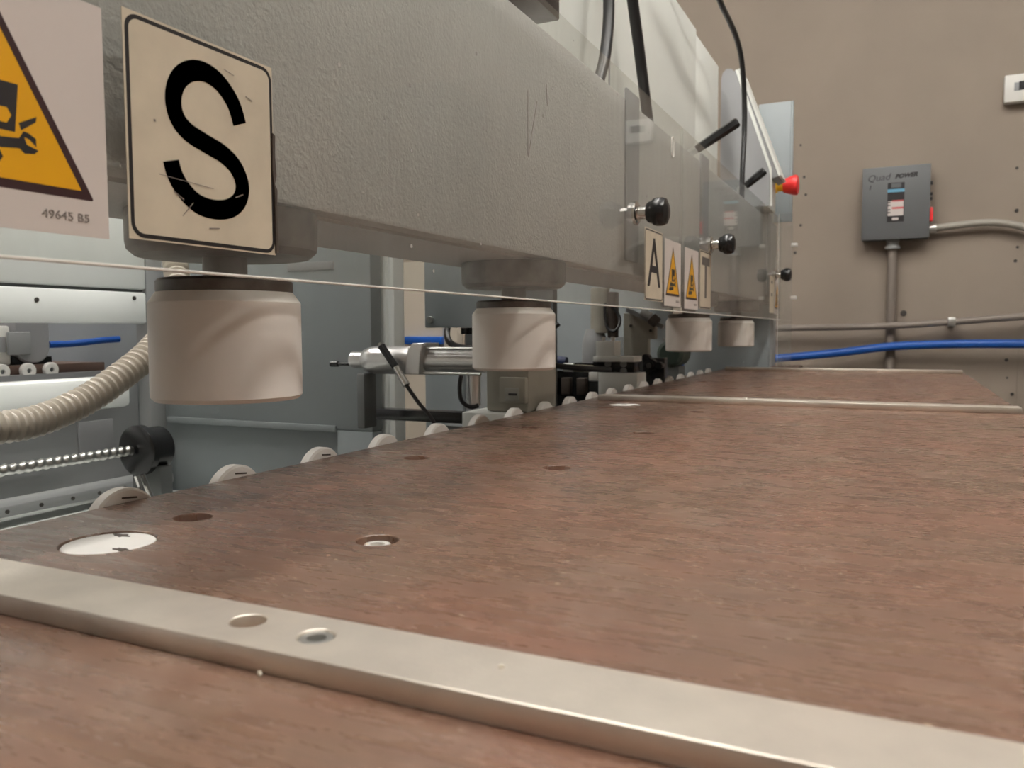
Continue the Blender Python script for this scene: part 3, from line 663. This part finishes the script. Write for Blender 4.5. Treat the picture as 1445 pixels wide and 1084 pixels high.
G().box(-.766, -.600, 1.25, 1.27, .112, .41, .003).obj('front_panel', M_divider, gc)
G().box(-.766, -.58, 1.40, 1.42, RZ0, .41).obj('back_panel', M_dgrey, gc)
G().box(-.766, -.690, 1.25, 1.27, RZ0, .036, .002).obj('lower_panel', M_divider, gc)
G().box(-.690, -.60, 1.26, 1.28, RZ0, .040, .002).obj('lower_panel', M_mgrey, gc)
G().cyl((-.752,1.25,.126), (-.752,1.245,.126), .006, 12).obj('panel_bolt', M_zinc, gc)
G().tube([(-.745,1.30,.12),(-.740,1.285,.10),(-.725,1.27,.085),(-.70,1.262,.077),(-.67,1.26,.075)], .006, 8).obj('rear_hose', M_black, gc)
for x in (-.715,-.70): G().cyl((x,1.31,.10), (x,1.31,.112), .009, 12).obj('black_fitting', M_blackp, gc)

# valve stack
vs = thing('valve_stack', 'light grey valve block stack on a black rail', 'valve block', (-.5, 1.54, RZ0))
G().box(-.546, -.507, 1.54, 1.58, .055, .0847, .001).obj('top_cube', M_lgrey, vs)
for x in (-.535, -.517): G().cyl((x,1.56,.0848), (x,1.56,.093), .0044, 10).obj('cube_bolt', M_zinc, vs)
G().box(-.550, -.466, 1.535, 1.59, .044, .0545, .001).obj('plate', M_lgrey, vs)
G().box(-.556, -.470, 1.55, 1.59, .0225, .0435, .001).obj('black_rail', M_blackp, vs)
for x in (-.523, -.491):
    for z in (.0395, .0255): G().cyl((x,1.55,z), (x,1.546,z), .0066, 10).obj('rail_fitting', M_mgrey, vs)
G().box(-.541, -.460, 1.54, 1.60, -.03, .022, .002).obj('lower_block', M_lgrey, vs)
G().box(-.561, -.5415, 1.54, 1.57, .005, .0225, .001).obj('side_lug', M_lgrey, vs)
G().box(-.56, -.47, 1.56, 1.64, RZ0, -.031).obj('stack_stand', M_dgrey, vs)
G().cyl((-.626,1.585,.029), (-.562,1.585,.027), .0072, 14).obj('brass_tube', M_brass, vs)
G().cyl((-.633,1.585,.0295), (-.611,1.585,.029), .009, 14).obj('hex_nut', M_lgrey, vs)
# vertical spindle column
vc = thing('spindle_column', 'upright beige-grey spindle column behind the valve stack', 'machine part', (-.6, 1.72, RZ0))
G().cyl((-.600,1.72,.10), (-.600,1.72,.20), .021, 24).obj('column', M_beige, vc)
G().lathe((-.612,1.72,.034), (0,0,1), [(0,0),(.0285,0),(.0285,.044),(.024,.060),(.020,.075),(0,.075)], 24).obj('column_base', M_mgrey, vc)
G().box(-.580, -.563, 1.71, 1.74, .09, .19, .002).obj('dark_guide', M_stain, vc)
G().box(-.66, -.56, 1.70, 1.77, RZ0, .0335).obj('column_stand', M_blackp, vc)
G().tube([(-.580,1.695,.165),(-.578,1.69,.135),(-.572,1.688,.112),(-.560,1.688,.104),(-.549,1.69,.112),(-.548,1.70,.128),(-.556,1.705,.145),(-.572,1.70,.16)], .0034, 8).obj('hose_loop', M_black, vc)
# slide plate with stepped edge and slanting bar
sp = thing('slide_plate', 'beige-grey stepped slide plate with a slanting bar', 'machine part', (-.53, 1.78, RZ0))
G().prism([(-.565,.044),(-.508,.044),(-.508,.086),(-.492,.086),(-.492,.119),(-.517,.135),(-.539,.1435),(-.565,.1457)], 'xz', 1.78, 1.80, .001).obj('stepped_plate', M_beige, sp)
for x, z in ((-.548,.116),(-.502,.105)): G().cyl((x,1.78,z), (x,1.777,z), .0033, 8).obj('plate_hole_disc', M_screw_hole, sp)  # dark discs on the surface where the plate has holes
G().obox((-.512,1.77,.1325), (.093,.013,.009), Matrix.Rotation(.45, 4, 'Y')).obj('slanting_bar', M_mgrey, sp)
G().cyl((-.517,1.76,.146), (-.497,1.76,.137), .009, 12).obj('clear_fitting', M_alu, sp)
G().cyl((-.495,1.76,.1325), (-.482,1.76,.1215), .013, 12).obj('dark_fitting', M_stain, sp)
G().box(-.555, -.51, 1.782, 1.84, RZ0, .0435).obj('plate_stand', M_dgrey, sp)
# green motor and star knob
gm = thing('green_motor', 'dark green motor beside the third presser', 'motor', (-.49, 1.92, RZ0))
G().lathe((-.490,1.90,.050), (0,1,0), [(0,0),(.024,0),(.032,.007),(.032,.08),(0,.08)], 24).obj('motor_body', M_green, gm)
G().box(-.50, -.47, 1.91, 1.97, RZ0, .020).obj('motor_stand', M_dgrey, gm)
G().obox((-.478,1.885,.072), (.056,.008,.006), Matrix.Rotation(.5, 4, 'Y')).obj('grey_lever', M_mgrey, gm)
sk = thing('star_knob', 'black lobed star knob beside the valve stack', 'knob', (-.47, 1.70, RZ0))
star = [((.014+.013*max(0, math.cos(3*a))**.7)*math.cos(a)-.474, (.014+.013*max(0, math.cos(3*a))**.7)*math.sin(a)+.032) for a in [2*PI*k/48+.5 for k in range(48)]]
G().prism(star, 'xz', 1.675, 1.694, .001).obj('lobes', M_blackp, sk)
G().cyl((-.474,1.668,.032), (-.474,1.72,.032), .010, 14).obj('hub', M_blackp, sk)
G().cyl((-.474,1.665,.032), (-.474,1.6685,.032), .0055, 12).obj('hub_hole_disc', M_screw_hole, sk)  # dark disc drawn in place of the hub's hole
G().box(-.50, -.452, 1.71, 1.74, RZ0, .046, .002).obj('knob_block', M_blackp, sk)
# loose hoses in the clutter
for pts, r, lab in (([(-.675,1.30,.30),(-.672,1.31,.22),(-.672,1.32,.17),(-.668,1.33,.125),(-.655,1.34,.098),(-.63,1.35,.088),(-.60,1.36,.09),(-.575,1.37,.105),(-.56,1.38,.118)], .0042, 'black hose looping down beside the second presser'),
                    ([(-.63,1.22,.075),(-.60,1.24,.062),(-.565,1.27,.052),(-.53,1.30,.045),(-.49,1.33,.040),(-.455,1.36,.038)], .0052, 'dark blue-black hose lying across the black rail'),
                    ([(-.64,1.30,.09),(-.61,1.29,.082),(-.588,1.285,.066),(-.575,1.30,.05)], .004, 'short black hose behind the second presser')):
    tag(G().tube(pts, r, 8).obj('machine_hose', M_black), lab, 'hose', 'loose hoses in the machine')
dk = thing('dark_valve_bank', 'dark valve bank behind the brass tube', 'machine part', (-.7, 1.63, RZ0))
G().box(-.73, -.57, 1.63, 1.69, RZ0, .02, .003).obj('bank_body', M_blackp, dk)
G().cyl((-.69,1.62,.042), (-.64,1.62,.038), .012, 14).obj('bank_solenoid', M_dblue, dk)
for k in range(4): G().box(-.72+.035*k, -.70+.035*k, 1.612, 1.63, -.03, .006, .002).obj('valve_cap', M_stain, dk)
bkp = thing('rear_machine_panel', 'tall bluish grey machine panel behind the clutter of hoses', 'panel', (-.7, 2.0, RZ0))
G().box(-1.0, -.514, 2.0, 2.03, RZ0, .41, .003).obj('panel_sheet', M_divider, bkp)
G().box(-.70, -.60, 1.99, 2.0, -.1, .09, .002).obj('lower_cover', M_dgrey, bkp)

print('objects', len(bpy.data.objects))
